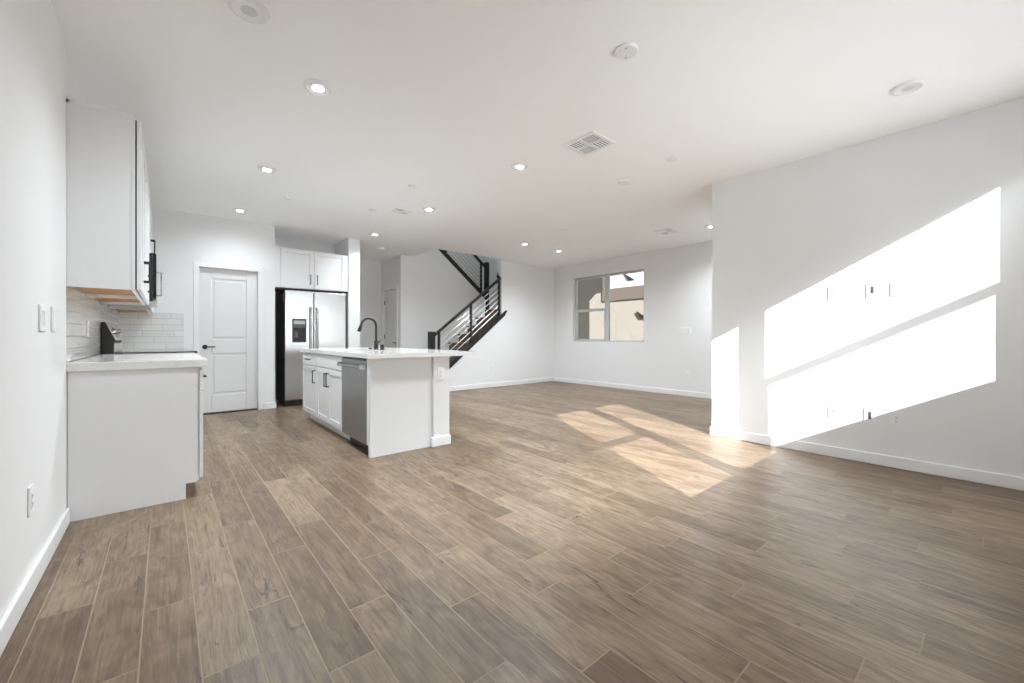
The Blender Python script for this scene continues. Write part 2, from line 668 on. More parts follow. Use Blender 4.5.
# ------------------------------------------------------------------ windows
def window(name, T, W, Ht, split, split2, hung_w, depth=0.06, mul=None):
    """frame of W x Ht; a hung sash light (with meeting rail) and, if mul is set, a fixed light; local (u, v, n)"""
    root = MB(T)
    f = 0.045
    root.box(0, W, 0, f, 0, depth).box(0, W, Ht - f, Ht, 0, depth)
    root.box(0, f, f, Ht - f, 0, depth).box(W - f, W, f, Ht - f, 0, depth)
    if mul:
        root.box(mul[0], mul[1], f, Ht - f, 0, depth)
    fr = struct(root.build(name, M['vinyl'], bevel=0.003))
    u0, u1 = hung_w
    r = MB(T)
    r.box(u0, u1, split, split2, 0.012, depth - 0.004)
    r.build('meeting_rail', M['vinyl'], fr, 0.002)
    MB(T).box(u0, u1, f, split, 0.020, 0.024).build('pane', M['glass'], fr)
    MB(T).box(u0, u1, split2, Ht - f, 0.036, 0.040).build('pane', M['glass'], fr)
    return fr


# side window in the far room: near part fixed, far part hung
Ws = WSY[1] - WSY[0]
Hs = WSZ[1] - WSZ[0]
Tw = lambda u, v, n: (XW + 0.055 + n, WSY[0] + u, WSZ[0] + v)
mu0, mu1 = 0.885, 0.985
wf = window('window_1', Tw, Ws, Hs, 0.685, 0.745, (mu1, Ws - 0.045), mul=(mu0, mu1))
MB(Tw).box(0.045, mu0, 0.045, Hs - 0.045, 0.028, 0.032).build('pane', M['glass'], wf)
s = MB(Tw)
f = 0.025
s.box(mu1, mu1 + f, 0.045, 0.685, 0.008, 0.05).box(Ws - 0.045 - f, Ws - 0.045, 0.045, 0.685, 0.008, 0.05)
s.box(mu1, Ws - 0.045, 0.045, 0.045 + f, 0.008, 0.05)
s.build('sash', M['vinyl'], wf, 0.002)
MB(Tw).box(0.02, Ws - 0.02, -0.0005, 0.012, -0.054, -0.001).build('sill', M['wall'], wf)

# windows behind the camera: a hung light beside a fixed light, and a single hung one
Ta = lambda u, v, n: (WA[0] + u, YBK - 0.095 + n, WZA[0] + v)
Wa, Ha = WA[1] - WA[0], WZA[1] - WZA[0]
wf = window('window_2', Ta, Wa, Ha, 0.665, 0.730, (0.045, 0.745), mul=(0.745, 0.915))
MB(Ta).box(0.915, Wa - 0.045, 0.045, Ha - 0.045, 0.028, 0.032).build('pane', M['glass'], wf)
Tb = lambda u, v, n: (WB[0] + u, YBK - 0.095 + n, WZ[0] + v)
Wb, Ha = WB[1] - WB[0], WZ[1] - WZ[0]
wf = window('window_3', Tb, Wb, Ha, 0.685, 0.745, (0.045, Wb - 0.045))
MB(Tb).box(0.045, 0.065, 0.045, 0.685, 0.008, 0.05).box(Wb - 0.061, Wb - 0.045, 0.045, 0.685, 0.008, 0.05).build('sash', M['vinyl'], wf, 0.002)


# ------------------------------------------------------------------ interior doors
def panel_door(name, T, W, Ht, label_handle, panels, lever_at, lever_dir, hinges=None):
    """moulded two panel slab: raised fields inside a groove"""
    b = MB(T)
    b.box(0, W, 0, Ht, -0.035, -0.012)
    # stiles and rails around the sunk panels
    us = sorted({0, W, panels[0][0], panels[0][1]})
    b.box(0, us[1], 0, Ht, -0.012, 0)
    b.box(us[2], W, 0, Ht, -0.012, 0)
    zs = [0]
    for p in sorted(panels, key=lambda q: q[2]):
        zs += [p[2], p[3]]
    zs.append(Ht)
    for a, c_ in zip(zs[0::2], zs[1::2]):
        b.box(us[1], us[2], a, c_, -0.012, 0)
    d = struct(b.build(name, M['door'], bevel=0.005))
    for p in panels:
        e = 0.028
        MB(T).box(p[0] + e, p[1] - e, p[2] + e, p[3] - e, -0.012, -0.001).build('panel', M['door'], d, 0.008)
    u, v = lever_at
    h = MB(lambda a, b_, n: T(a, b_, n))
    h.lathe([(0.0, 0.0), (0.031, 0.0), (0.031, 0.008), (0.026, 0.012), (0.011, 0.014), (0.011, 0.05), (0.0, 0.05)], (u, v, 0), 24)
    h.bar((u - 0.012 * lever_dir, v, 0.045), (u + 0.115 * lever_dir, v, 0.045), 0.014, 0.016)
    lv = h.build('door_handle', M['black'], d, 0.002, True)
    lv['label'] = label_handle
    if hinges:
        for hv in hinges[1]:
            MB(T).box(hinges[0] - 0.012, hinges[0] + 0.012, hv - 0.045, hv + 0.045, 0.0, 0.012).build('hinge', M['black'], d)
    return d


Td = face_ny(DX0 + 0.004, YP + 0.055, 0.018)
Wd, Hd = DX1 - DX0 - 0.008, DZ - 0.022
panel_door('door_1', Td, Wd, Hd, 'black lever handle on round rose',
           [(0.135, Wd - 0.135, 0.245, 0.82), (0.135, Wd - 0.135, 1.02, Hd - 0.14)], (0.062, 0.915), 1)
th = MB().box(DX0, DX1, YP + 0.02, YP + 0.10, 0.0005, 0.012)
struct(th.build('trim_1', M['blackplastic']))


def casing(name, T, W, Ht, w_=0.062, th_=0.014, jamb=0.1):
    b = MB(T)
    b.box(-w_, 0, 0, Ht + w_, 0, th_).box(W, W + w_, 0, Ht + w_, 0, th_).box(0, W, Ht, Ht + w_, 0, th_)
    b.box(0, 0.003, 0, Ht, -jamb, 0).box(W - 0.003, W, 0, Ht, -jamb, 0).box(0.003, W - 0.003, Ht - 0.003, Ht, -jamb, 0)
    return struct(b.build(name, M['trim'], bevel=0.003))


casing('trim_2', face_ny(DX0, YP, 0.001), DX1 - DX0, DZ)
Th = lambda u, v, n: (HX + 0.03 - n, HY0 + 0.004 + u, 0.018 + v)
Wh, Hh = HY1 - HY0 - 0.008, HZ - 0.022
panel_door('door_2', Th, Wh, Hh, 'black lever handle',
           [(0.12, Wh - 0.12, 0.245, 0.82), (0.12, Wh - 0.12, 1.02, Hh - 0.14)], (0.062, 0.93), 1, (Wh - 0.002, (0.25, 1.06, 1.80)))
casing('trim_3', face_nx(HX, HY0, 0.001), HY1 - HY0, HZ)

# ------------------------------------------------------------------ exterior seen through the side window
struct(MB().box(-12, 7.36, -14, -0.71, -0.30, -0.10).build('ground_patio', M['concrete']))
struct(MB().box(7.36, 16, -14, 22, -0.30, -0.10).build('ground_yard', M['concrete']))
nb = MB().box(11.2, 16, 3.0, 18.0, -0.1, 5.4).build('neighbor_house', M['stucco'])
tag(nb, 'beige stucco house across the side yard, seen through the far window', 'house')
MB().box(11.15, 11.22, 5.0, 8.50, 2.26, 2.66).build('shadow_band', M['shadowbrown'], nb, 0.006)  # cast shadow on the neighbour's wall, built as a dark brown strip
MB().prism([(10.75, 5.4), (13.6, 6.8), (16.4, 5.4)], 'y', 2.6, 18.4).build('roof', M['roof'], nb)
MB().box(11.17, 11.199, 3.0, 8.50, 2.665, 5.38).build('upper_wall', M['whitestucco'], nb)


def wedge(y, z, s_):
    b = MB()
    b.prism([(y - 0.55 * s_, z - 0.35 * s_), (y + 0.05 * s_, z + 0.02 * s_), (y + 0.55 * s_, z + 0.35 * s_), (y + 0.10 * s_, z - 0.35 * s_)], 'x', 11.13, 11.20)
    return b


wedge(7.45, 2.98, 0.34).build('dark_wedge', M['blackplastic'], nb, 0.004)  # dark wedge shapes set on the neighbour's wall
wedge(7.02, 1.76, 0.30).build('dark_wedge', M['blackplastic'], nb, 0.004)

# own unseen upper storey wall, height and outline shaped to shade the neighbour's wall
w = MB()
w.box(XW + 0.001, XW + 0.15, YR - 0.15, 9.1, H + 0.30, 9.0)
w.prism([(YR - 0.15, 6.23), (1.34, 6.65), (1.10, 6.65), (1.10, 9.0), (YR - 0.15, 9.0)], 'x', XW + 0.001, XW + 0.15)
struct(w.build('wall_exterior_upper', M['stucco']))
struct(MB().box(XW + 0.151, XW + 0.17, YR - 0.15, 4.40, -0.1, 6.4).build('wall_exterior_side', M['stucco']))


# ------------------------------------------------------------------ cabinets
def pull(T, u, v0, v1, parent, horizontal=False, name='pull', name_len=None):
    b = MB(T)
    r = 0.011
    if horizontal:
        b.box(v0, v1, u - r / 2, u + r / 2, 0.026, 0.036)
        for c_ in (v0, v1 - r):
            b.box(c_, c_ + r, u - r / 2, u + r / 2, 0.0, 0.030)
    else:
        b.box(u - r / 2, u + r / 2, v0, v1, 0.026, 0.036)
        for c_ in (v0, v1 - r):
            b.box(u - r / 2, u + r / 2, c_, c_ + r, 0.0, 0.030)
    return b.build(name, M['black'], parent, 0.0015)


def shaker(T, u0, u1, v0, v1, parent, stile=0.060, th_=0.020):
    b = MB(T)
    b.box(u0, u0 + stile, v0, v1, 0.0, th_).box(u1 - stile, u1, v0, v1, 0.0, th_)
    b.box(u0 + stile, u1 - stile, v0, v0 + stile, 0.0, th_).box(u0 + stile, u1 - stile, v1 - stile, v1, 0.0, th_)
    b.box(u0 + stile, u1 - stile, v0 + stile, v1 - stile, 0.0, th_ - 0.009)
    return b.build('door', M['cabinet'], parent, 0.0015)


def off(T, dn):
    return lambda u, v, n: T(u, v, n + dn)


def slab(T, u0, u1, v0, v1, parent, name='drawer_front', th_=0.020):
    return MB(T).box(u0, u1, v0, v1, 0.0, th_).build(name, M['cabinet'], parent, 0.002)


TOPL, BOTL = 0.920, 0.868       # left worktop
FX = 0.170                      # front of the base cabinet boxes on the left run


def left_base(y0, y1, label, end_panel=False):
    W = y1 - y0
    k = thing('base_cabinet', label, 'cabinet', ((XLK + FX) / 2, (y0 + y1) / 2, 0), 'white base cabinets along the left wall')
    b = MB()
    ya = y0 + (0.019 if end_panel else 0)
    b.box(XLK + 0.003, FX, ya, y1, 0.105, BOTL - 0.001)
    b.box(XLK + 0.003, 0.10, ya, y1, 0.001, 0.105)
    b.build('body', M['cabinet'], k)
    if end_panel:
        e = MB()
        e.prism([(XLK + 0.022, 0.001), (0.10, 0.001), (0.10, 0.102), (0.160, 0.102), (0.160, BOTL - 0.001), (XLK + 0.022, BOTL - 0.001)], 'y', y0, y0 + 0.018)
        e.build('end_panel', M['cabinet'], k, 0.001)
        MB().box(XLK + 0.002, XLK + 0.020, y0 - 0.004, y0 + 0.018, 0.001, BOTL - 0.001).build('scribe_strip', M['cabinet'], k, 0.001)
    T = face_px(FX + 0.002, y0, 0)
    g = 0.008
    d = slab(T, g, W - g, 0.712, 0.850, k)
    pull(off(T, 0.020), 0.781, W / 2 - 0.075, W / 2 + 0.075, d, True)
    prs = ((g, W - g),) if end_panel else ((g, W / 2 - 0.002), (W / 2 + 0.002, W - g))
    for i, (u0, u1) in enumerate(prs):
        dd = shaker(T, u0, u1, 0.125, 0.702, k)
        uu = u1 - 0.030 if i == 0 else u0 + 0.030
        pull(off(T, 0.020), uu, 0.515, 0.665, dd)
    return k


left_base(3.450, 4.165, 'nearest white base cabinet at the left, its plain end panel facing the room', True)
left_base(4.167, 5.090, 'white base cabinet between the near end cabinet and the range')
left_base(5.876, 6.985, 'white base cabinet between the range and the pantry wall')

q = MB().box(XLK + 0.002, 0.214, 3.4395, 5.092, BOTL, TOPL).build('countertop', M['quartz'], bevel=0.003)
tag(q, 'white quartz worktop on the near left base cabinets', 'countertop')
q = MB().box(XLK + 0.002, 0.214, 5.874, 6.995, BOTL, TOPL).build('countertop', M['quartz'], bevel=0.003)
tag(q, 'white quartz worktop beyond the range, ending at the pantry wall', 'countertop')

# tile splashback on both walls
bs = MB().box(XLK + 0.001, XLK + 0.011, 3.4395, 6.988, TOPL + 0.001, 1.372).build('backsplash', M['tile_y'])
tag(bs, 'glazed white tile splashback along the left wall', 'backsplash')
bs = MB().box(XLK + 0.012, 0.182, YP - 0.011, YP - 0.001, TOPL + 0.001, 1.385).build('backsplash', M['tile_x'])
tag(bs, 'glazed white tile splashback on the pantry wall, ending beside the door casing', 'backsplash')

# upper cabinets
UX = -0.147
UZ0, UZ1 = 1.362, 2.440


def upper(y0, y1, z0, label, name='upper_cabinet', near_panel=False, pull_v=(0.09, 0.235)):
    W = y1 - y0
    k = thing(name, label, 'cabinet', ((XLK + UX) / 2, (y0 + y1) / 2, z0), 'white upper cabinets on the left wall')
    s_ = 0.016
    b = MB()
    b.box(XLK + 0.012, UX - 0.018, y0 + 0.001, y0 + s_, z0, UZ1)
    b.box(XLK + 0.012, UX - 0.018, y1 - s_, y1 - 0.001, z0, UZ1)
    b.box(XLK + 0.012, UX - 0.018, y0 + s_, y1 - s_, UZ1 - 0.018, UZ1)
    b.box(UX - 0.018, UX, y0 + 0.001, y1 - 0.001, z0, UZ1)
    b.build('body', M['cabinet'], k, 0.001)
    u = MB().box(XLK + 0.013, UX - 0.019, y0 + s_ + 0.001, y1 - s_ - 0.001, z0 + 0.022, z0 + 0.036)
    u.box(UX - 0.0185, UX - 0.019 + 0.0004, y0 + s_ + 0.001, y1 - s_ - 0.001, z0 + 0.003, z0 + 0.022)
    uo = u.build('underside', M['birch'], k)
    uo['label'] = 'bare wood underside'
    if near_panel:
        p = MB()
        p.box(XLK + 0.001, UX + 0.001, y0 - 0.003, y0, z0, UZ1)
        p.box(XLK + 0.012, XLK + 0.030, y0 - 0.007, y0 - 0.003, z0, UZ1)
        p.box(UX - 0.014, UX + 0.001, y0 - 0.006, y0 - 0.003, z0, UZ1)
        p.box(XLK + 0.012, UX + 0.001, y0 - 0.007, y0 - 0.003, UZ1 - 0.022, UZ1)
        p.build('end_panel', M['cabinet'], k, 0.0008)
        MB().box(UX + 0.0005, UX + 0.0075, y0 + 0.008, y1 - 0.008, z0 + 0.008, UZ1 - 0.02).build('gap_shade_strip', M['blackplastic'], k)  # black strip standing in for the shade between doors and box
    T = face_px(UX + 0.008, y0, z0)
    g = 0.006
    hh = UZ1 - z0
    for i, (a, c_) in enumerate(((g, W / 2 - 0.0015), (W / 2 + 0.0015, W - g))):
        d = shaker(T, a, c_, 0.004, hh - 0.012, k)
        uu = c_ - 0.030 if i == 0 else a + 0.030
        pull(off(T, 0.020), uu, pull_v[0], pull_v[1], d)
    return k


upper(3.450, 4.270, UZ0, 'tall white upper cabinet nearest the camera, its end panel facing the room', near_panel=True)
upper(4.272, 5.090, UZ0, 'white upper cabinet just before the microwave')
upper(5.102, 5.862, 1.860, 'short white upper cabinet over the microwave', 'bridge_cabinet', pull_v=(0.04, 0.185))
upper(5.872, 6.985, UZ0, 'white upper cabinet between the microwave and the pantry wall')

# microwave under the short cabinet
mw = thing('microwave', 'black and steel over-the-range microwave under the short upper cabinet', 'microwave', (-0.25, 5.48, 1.40))
MB().box(XLK + 0.013, -0.096, 5.104, 5.860, 1.405, 1.855).build('body', M['blackplastic'], mw, 0.003)
Tm = face_px(-0.094, 5.104, 1.435)
MB(Tm).box(0, 0.60, 0, 0.418, 0, 0.024).build('door', M['blackgloss'], mw, 0.003)
MB(Tm).box(0.604, 0.756, 0, 0.418, 0, 0.022).build('control_panel', M['blackgloss'], mw, 0.003)
MB().box(XLK + 0.014, -0.068, 5.104, 5.860, 1.388, 1.4045).build('bottom_plate', M['steel'], mw, 0.002)
h = MB(Tm)
h.tube([(0.655, 0.075, 0.024), (0.655, 0.075, 0.052), (0.655, 0.085, 0.060), (0.655, 0.31, 0.060), (0.655, 0.32, 0.052), (0.655, 0.32, 0.024)], 0.010, 10)
h.build('handle', M['chrome'], mw, 0, True)

# range with sloped control panel at the back
rg = thing('range', 'black and steel freestanding electric range between the left worktops', 'range', (-0.1, 5.483, 0))
R0, R1 = 5.098, 5.868
MB().box(XLK + 0.012, 0.185, R0, R1, 0.03, 0.905).build('body', M['blackplastic'], rg, 0.003)
MB().box(-0.355, 0.236, R0, R1, 0.906, 0.930).build('cooktop', M['blackgloss'], rg, 0.004)
bgd = MB()
bgd.prism([(-0.436, 0.906), (-0.436, 1.203), (-0.412, 1.203), (-0.345, 1.032), (-0.358, 1.018), (-0.358, 0.906)], 'y', R0, R1)
bgo = bgd.build('backguard', M['blackplastic'], rg, 0.002)
pn = Vector((1.203 - 1.032, 0, -0.345 + 0.412)).normalized()     # outward normal of the slope (x, z)
sd = Vector((-0.345 + 0.412, 0, 1.032 - 1.203)).normalized()
tp = Vector((-0.412, 0, 1.203))
Tp = lambda u, v, n: tuple(tp + sd * v + pn * n + Vector((0, R0 + u, 0)))
MB(Tp).box(0.006, 0.764, 0.004, 0.178, 0.0005, 0.006).build('control_panel', M['steel'], bgo, 0.001)
MB(Tp).box(0.27, 0.50, 0.03, 0.15, 0.0065, 0.008).build('display', M['blackgloss'], bgo)
for u in (0.07, 0.175, 0.595, 0.70):
    kb = MB(Tp)
    kb.lathe([(0.0, 0.006), (0.027, 0.006), (0.024, 0.028), (0.0, 0.030)], (u, 0.09, 0), 20)
    kb.box(u - 0.004, u + 0.004, 0.068, 0.112, 0.029, 0.034)
    kb.build('knob', M['chrome'], bgo, 0, True)
MB().box(-0.3565, -0.345, R0 + 0.004, R1 - 0.004, 0.932, 1.012).build('riser', M['steel'], rg, 0.001)
Tr = face_px(0.186, R0, 0)
MB(Tr).box(0.004, 0.766, 0.27, 0.80, 0, 0.028).build('oven_door', M['steel'], rg, 0.003)
MB(Tr).box(0.004, 0.766, 0.05, 0.255, 0, 0.026).build('drawer_front', M['steel'], rg, 0.003)
hh = MB(Tr)
hh.tube([(0.06, 0.745, 0.028), (0.06, 0.745, 0.055), (0.08, 0.745, 0.062), (0.69, 0.745, 0.062), (0.71, 0.745, 0.055), (0.71, 0.745, 0.028)], 0.010, 10)
hh.build('oven_handle', M['chrome'], rg, 0, True)

# ------------------------------------------------------------------ refrigerator in its alcove
FXL, FXR, FY = 1.385, 2.290, 7.00
fr = thing('refrigerator', 'stainless side-by-side refrigerator with black sides in the alcove', 'refrigerator', (1.84, 7.3, 0))
MB().box(FXL + 0.004, FXR - 0.004, FY + 0.072, 7.672, 0.035, 1.775).build('body', M['blackplastic'], fr, 0.004)
MB().box(FXL + 0.01, FXR - 0.01, FY + 0.03, FY + 0.071, 0.004, 0.085).build('toe_grille', M['blackplastic'], fr, 0.003)
Tf = face_ny(FXL, FY + 0.070, 0)
SP = 1.795 - FXL
df = MB(Tf).box(0.0, SP - 0.004, 0.095, 1.79, 0, 0.070).build('freezer_door', M['steel'], fr, 0.008)
dr = MB(Tf).box(SP + 0.004, FXR - FXL, 0.095, 1.79, 0, 0.070).build('fridge_door', M['steel'], fr, 0.008)
MB(Tf).box(-0.003, -0.0005, 0.095, 1.79, 0.0, 0.064).build('door_edge', M['blackplastic'], df)


def fridge_handle(u, par):
    b = MB(Tf)
    b.tube([(u, 0.62, 0.068), (u, 0.62, 0.115), (u, 0.64, 0.128), (u, 1.52, 0.128), (u, 1.54, 0.115), (u, 1.54, 0.068)], 0.013, 12)
    return b.build('handle', M['steel'], par, 0, True)


fridge_handle(SP - 0.048, df)
fridge_handle(SP + 0.048, dr)
dp = MB(Tf)
u0, u1, v0, v1 = 0.100, 0.300, 0.985, 1.355
dp.box(u0, u1, v0, v0 + 0.02, 0.070, 0.080).box(u0, u1, v1 - 0.14, v1, 0.070, 0.080)
dp.box(u0, u0 + 0.014, v0, v1, 0.070, 0.080).box(u1 - 0.014, u1, v0, v1, 0.070, 0.080)
dpo = dp.build('water_dispenser', M['charcoal'], df, 0.003)
MB(Tf).box(u0 + 0.012, u1 - 0.012, v0 + 0.018, v1 - 0.13, 0.0705, 0.0725).build('recess', M['black'], dpo)
MB(Tf).box(u0 + 0.07, u0 + 0.13, v1 - 0.20, v1 - 0.141, 0.073, 0.088).build('spout', M['blackplastic'], dpo, 0.004)
MB(Tf).box(u0 + 0.03, u0 + 0.075, v0 + 0.07, v1 - 0.19, 0.073, 0.080).build('paddle', M['charcoal'], dpo, 0.004)
MB(Tf).box(u0 + 0.02, u1 - 0.02, v1 - 0.085, v1 - 0.03, 0.0803, 0.0815).build('button_strip', M['greyplastic'], dpo)
MB(Tf).lathe([(0, 0.0703), (0.016, 0.0703), (0.016, 0.073), (0, 0.073)], (FXR - FXL - 0.11, 1.705, 0), 20).build('badge', M['greyplastic'], dr)
MB().prism([(FY + 0.086, 1.60), (FY + 0.15, 1.66), (FY + 0.15, 1.73), (FY + 0.086, 1.74)], 'x', FXL + 0.0015, FXL + 0.0038).build('sticker', M['orange'], fr)

# cabinet over the refrigerator
fc = thing('fridge_cabinet', 'white two-door cabinet above the refrigerator', 'cabinet', (1.79, 7.3, 1.83))
b = MB()
b.box(1.254, 2.333, FY + 0.024, 7.672, 1.828, 2.435)
b.build('body', M['cabinet'], fc, 0.001)
Tc = face_ny(1.254, FY + 0.022, 1.828)
for i, (a, c_) in enumerate(((0.078, 0.546), (0.550, 1.040))):
    d = shaker(Tc, a, c_, 0.006, 0.600, fc, 0.062)
    uu = c_ - 0.055 if i == 0 else a + 0.040
    pull(off(Tc, 0.020), uu, 0.075, 0.225, d)
MB().box(1.254, 2.333, FY + 0.05, FY + 0.30, 1.800, 1.827).build('gap_shade_board', M['blackplastic'], fc)  # black board filling the gap, in place of its shade

# ------------------------------------------------------------------ island
IX, IY0, IY1 = 1.382, 3.560, 5.840
ZI0, ZI1 = 0.880, 0.920
pw = MB().box(1.990, 2.166, 3.530, IY1, 0.0, ZI0 - 0.001)
struct(pw.build('wall_island', M['wall']))
b = MB()
b.box(1.966, 2.166 + 0.012, 3.530 - 0.012, 3.530, 0.001, 0.092).box(1.966, 1.988, 3.530, 3.556, 0.001, 0.092).box(2.166, 2.166 + 0.012, 3.530, IY1, 0.001, 0.092)
struct(b.build('baseboard_island', M['trim'], bevel=0.004))
e = MB().box(IX - 0.009, 1.986, IY0, IY0 + 0.038, 0.001, ZI0 - 0.001)
e.box(IX - 0.009, IX + 0.01, IY0 - 0.003, IY0, 0.001, ZI0 - 0.001)
tag(e.build('end_panel', M['cabinet'], bevel=0.001), 'white end panel closing the island beside the dishwasher', 'panel')


def island_base(y0, y1, kind, label):
    W = y1 - y0
    k = thing('base_cabinet', label, 'cabinet', ((IX + 1.986) / 2, (y0 + y1) / 2, 0), 'white base cabinets of the island')
    b = MB()
    if kind == 'sink':
        b.box(IX + 0.001, 1.986, y0, y1, 0.105, 0.62).box(IX + 0.001, IX + 0.06, y0, y1, 0.62, ZI0 - 0.001)
    else:
        b.box(IX + 0.001, 1.986, y0, y1, 0.105, ZI0 - 0.001)
    b.box(IX + 0.07, 1.986, y0, y1, 0.001, 0.105)
    b.build('body', M['cabinet'], k)
    T = face_nx(IX - 0.001, y0, 0)
    g = 0.006
    if kind == 'sink':
        slab(T, g, W - g, 0.728, 0.862, k, 'false_front')
        prs = ((g, W / 2 - 0.0015), (W / 2 + 0.0015, W - g))
    else:
        d = slab(T, g, W - g, 0.728, 0.862, k)
        pull(off(T, 0.020), 0.795, W / 2 - 0.075, W / 2 + 0.075, d, True)
        prs = ((g, W - g),)
    for i, (a, c_) in enumerate(prs):
        d = shaker(T, a, c_, 0.120, 0.718, k)
        uu = a + 0.035 if (i == 1 or kind != 'sink') else c_ - 0.035
        pull(off(T, 0.020), uu, 0.520, 0.672, d)
    return k


island_base(4.285, 5.205, 'sink', 'white two-door sink cabinet of the island beside the dishwasher')
island_base(5.207, 5.835, 'drawer', 'white drawer cabinet at the far end of the island facing the range')

dw = thing('dishwasher', 'slate steel dishwasher at the near end of the island', 'dishwasher', (1.66, 3.95, 0))
MB().box(IX + 0.035, 1.985, 3.632, 4.280, 0.09, 0.872).build('body', M['blackplastic'], dw)
MB().box(IX + 0.06, IX + 0.08, 3.640, 4.275, 0.012, 0.089).build('kick_plate', M['blackplastic'], dw)
MB().box(IX - 0.012, IX + 0.03, 3.600, 3.630, 0.105, 0.872).build('side_trim', M['trim'], dw, 0.001)
Tdw = face_nx(IX + 0.032, 3.634, 0)
dd = MB(Tdw).box(0, 0.645, 0.105, 0.852, 0, 0.052).build('door', M['darksteel'], dw, 0.004)
MB(Tdw).box(0.002, 0.643, 0.8525, 0.870, 0.0, 0.046).build('control_strip', M['blackgloss'], dw)
h = MB(Tdw)
h.box(0.02, 0.650, 0.786, 0.812, 0.082, 0.096)
h.build('handle', M['darksteel'], dd, 0.004)
for u in (0.014, 0.640):
    MB(Tdw).box(u - 0.006, u + 0.014, 0.778, 0.820, 0.0525, 0.099).build('handle_cap', M['chrome'], dd, 0.003)
MB(Tdw).lathe([(0, 0.0525), (0.013, 0.0525), (0.013, 0.0545), (0, 0.0545)], (0.31, 0.215, 0), 20).build('badge', M['greyplastic'], dd)

# worktop with an opening for the sink
CX0, CX1, CY0, CY1 = 1.345, 2.475, 3.492, 5.93
SX0, SX1, SY0, SY1 = 1.480, 1.860, 4.38, 5.08
b = MB()
b.box(CX0, SX0, CY0, CY1, ZI0, ZI1).box(SX1, CX1, CY0, CY1, ZI0, ZI1)
b.box(SX0, SX1, CY0, SY0, ZI0, ZI1).box(SX0, SX1, SY1, CY1, ZI0, ZI1)
o = b.build('countertop', M['quartz'])
tag(o, 'white quartz island worktop with overhang, holding the sink', 'countertop')
sk = thing('sink', 'undermount steel sink in the island worktop', 'sink', ((SX0 + SX1) / 2, (SY0 + SY1) / 2, 0.66))
b = MB()
e = 0.010
zb = 0.665
b.box(SX0 - e, SX1 + e, SY0 - e, SY1 + e, zb, zb + 0.008)
b.box(SX0 - e, SX0, SY0 - e, SY1 + e, zb, ZI0 - 0.001).box(SX1, SX1 + e, SY0 - e, SY1 + e, zb, ZI0 - 0.001)
b.box(SX0, SX1, SY0 - e, SY0, zb, ZI0 - 0.001).box(SX0, SX1, SY1, SY1 + e, zb, ZI0 - 0.001)
b.build('basin', M['steel'], sk)
MB().lathe([(0, 0), (0.045, 0), (0.045, 0.004), (0.03, 0.002), (0, 0.002)], ((SX0 + SX1) / 2, (SY0 + SY1) / 2, zb + 0.008), 24).build('drain', M['chrome'], sk)

fa = thing('faucet', 'black gooseneck pull-down faucet behind the island sink', 'faucet', (1.925, 4.80, ZI1))
fx, fy = 1.925, 4.80
MB().lathe([(0, 0.0005), (0.030, 0.0005), (0.030, 0.008), (0.022, 0.014), (0.022, 0.10), (0.018, 0.108), (0, 0.108)], (fx, fy, ZI1), 24).build('base', M['black'], fa, 0, True)
pts = [(fx, fy, ZI1 + 0.10), (fx, fy, ZI1 + 0.285)]
R = 0.086
for i in range(1, 14):
    a = math.radians(180 * i / 13 * 0.93)
    pts.append((fx - R + R * math.cos(a), fy + 0.01 * i / 13, ZI1 + 0.285 + R * math.sin(a)))
MB().tube(pts, 0.0135, 14).build('spout', M['black'], fa, 0, True)
pe = Vector(pts[-1])
dirn = (Vector(pts[-1]) - Vector(pts[-2])).normalized()
MB().tube([tuple(pe), tuple(pe + dirn * 0.035), tuple(pe + dirn * 0.095)], [0.0135, 0.018, 0.023], 14).build('spray_head', M['black'], fa, 0, True)
MB().tube([(fx, fy - 0.021, ZI1 + 0.075), (fx, fy - 0.045, ZI1 + 0.078), (fx, fy - 0.115, ZI1 + 0.105)], [0.012, 0.010, 0.006], 12).build('lever', M['black'], fa, 0, True)
ag = MB().lathe([(0, 0.0005), (0.026, 0.0005), (0.026, 0.006), (0.021, 0.010), (0.021, 0.056), (0.016, 0.062), (0, 0.062)], (1.925, 4.62, ZI1), 24).build('air_gap', M['black'], None, 0, True, (1.925, 4.62, ZI1))
tag(ag, 'short black air gap cap right of the faucet on the island', 'air gap')
bt = MB().lathe([(0, 0.0005), (0.024, 0.0005), (0.024, 0.006), (0.017, 0.010), (0.017, 0.020), (0, 0.022)], (1.925, 4.985, ZI1), 24).build('disposal_button', M['black'], None, 0, True, (1.925, 4.985, ZI1))
tag(bt, 'small black disposal button left of the faucet on the island', 'button')

# ------------------------------------------------------------------ staircase
st = thing('staircase', 'carpeted staircase rising to a landing behind the far wall', 'staircase', (4.8, 7.4, 0))
X0, RUN, RISE = 3.795, 0.245, 0.19
for k_ in range(9):
    x0 = X0 + RUN * k_
    b = MB()
    x1 = 6.718 if k_ == 8 else x0 + RUN + 0.02
    if k_ < 8:
        b.box(x0, x1, YB + 0.123, 7.797, RISE * k_ + 0.001, RISE * (k_ + 1))
        b.box(x0 - 0.025, x0 + 0.02, YB + 0.123, 7.797, RISE * (k_ + 1) - 0.035, RISE * (k_ + 1))
        b.build('step', M['carpet'], st, 0.008)
b = MB()
zl = RISE * 9
b.box(X0 + RUN * 8, 6.718, YB + 0.123, 7.797, zl - 0.25, zl)
b.box(5.785, 6.718, 7.797, 8.947, zl - 0.25, zl)
b.build('landing', M['carpet'], st, 0.008)
for k_ in range(1, 8):
    x1 = 5.78 - RUN * (k_ - 1)
    MB().box(x1 - RUN - 0.02, x1, 7.903, 8.947, zl + RISE * (k_ - 1), zl + RISE * k_).build('step', M['carpet'], st, 0.006)


def stringer(xa, xb, y0, y1, ftop, hh):
    b = MB()
    b.prism([(xa, ftop(xa) - hh), (xb, ftop(xb) - hh), (xb, ftop(xb)), (xa, ftop(xa))], 'y', y0, y1)
    return b


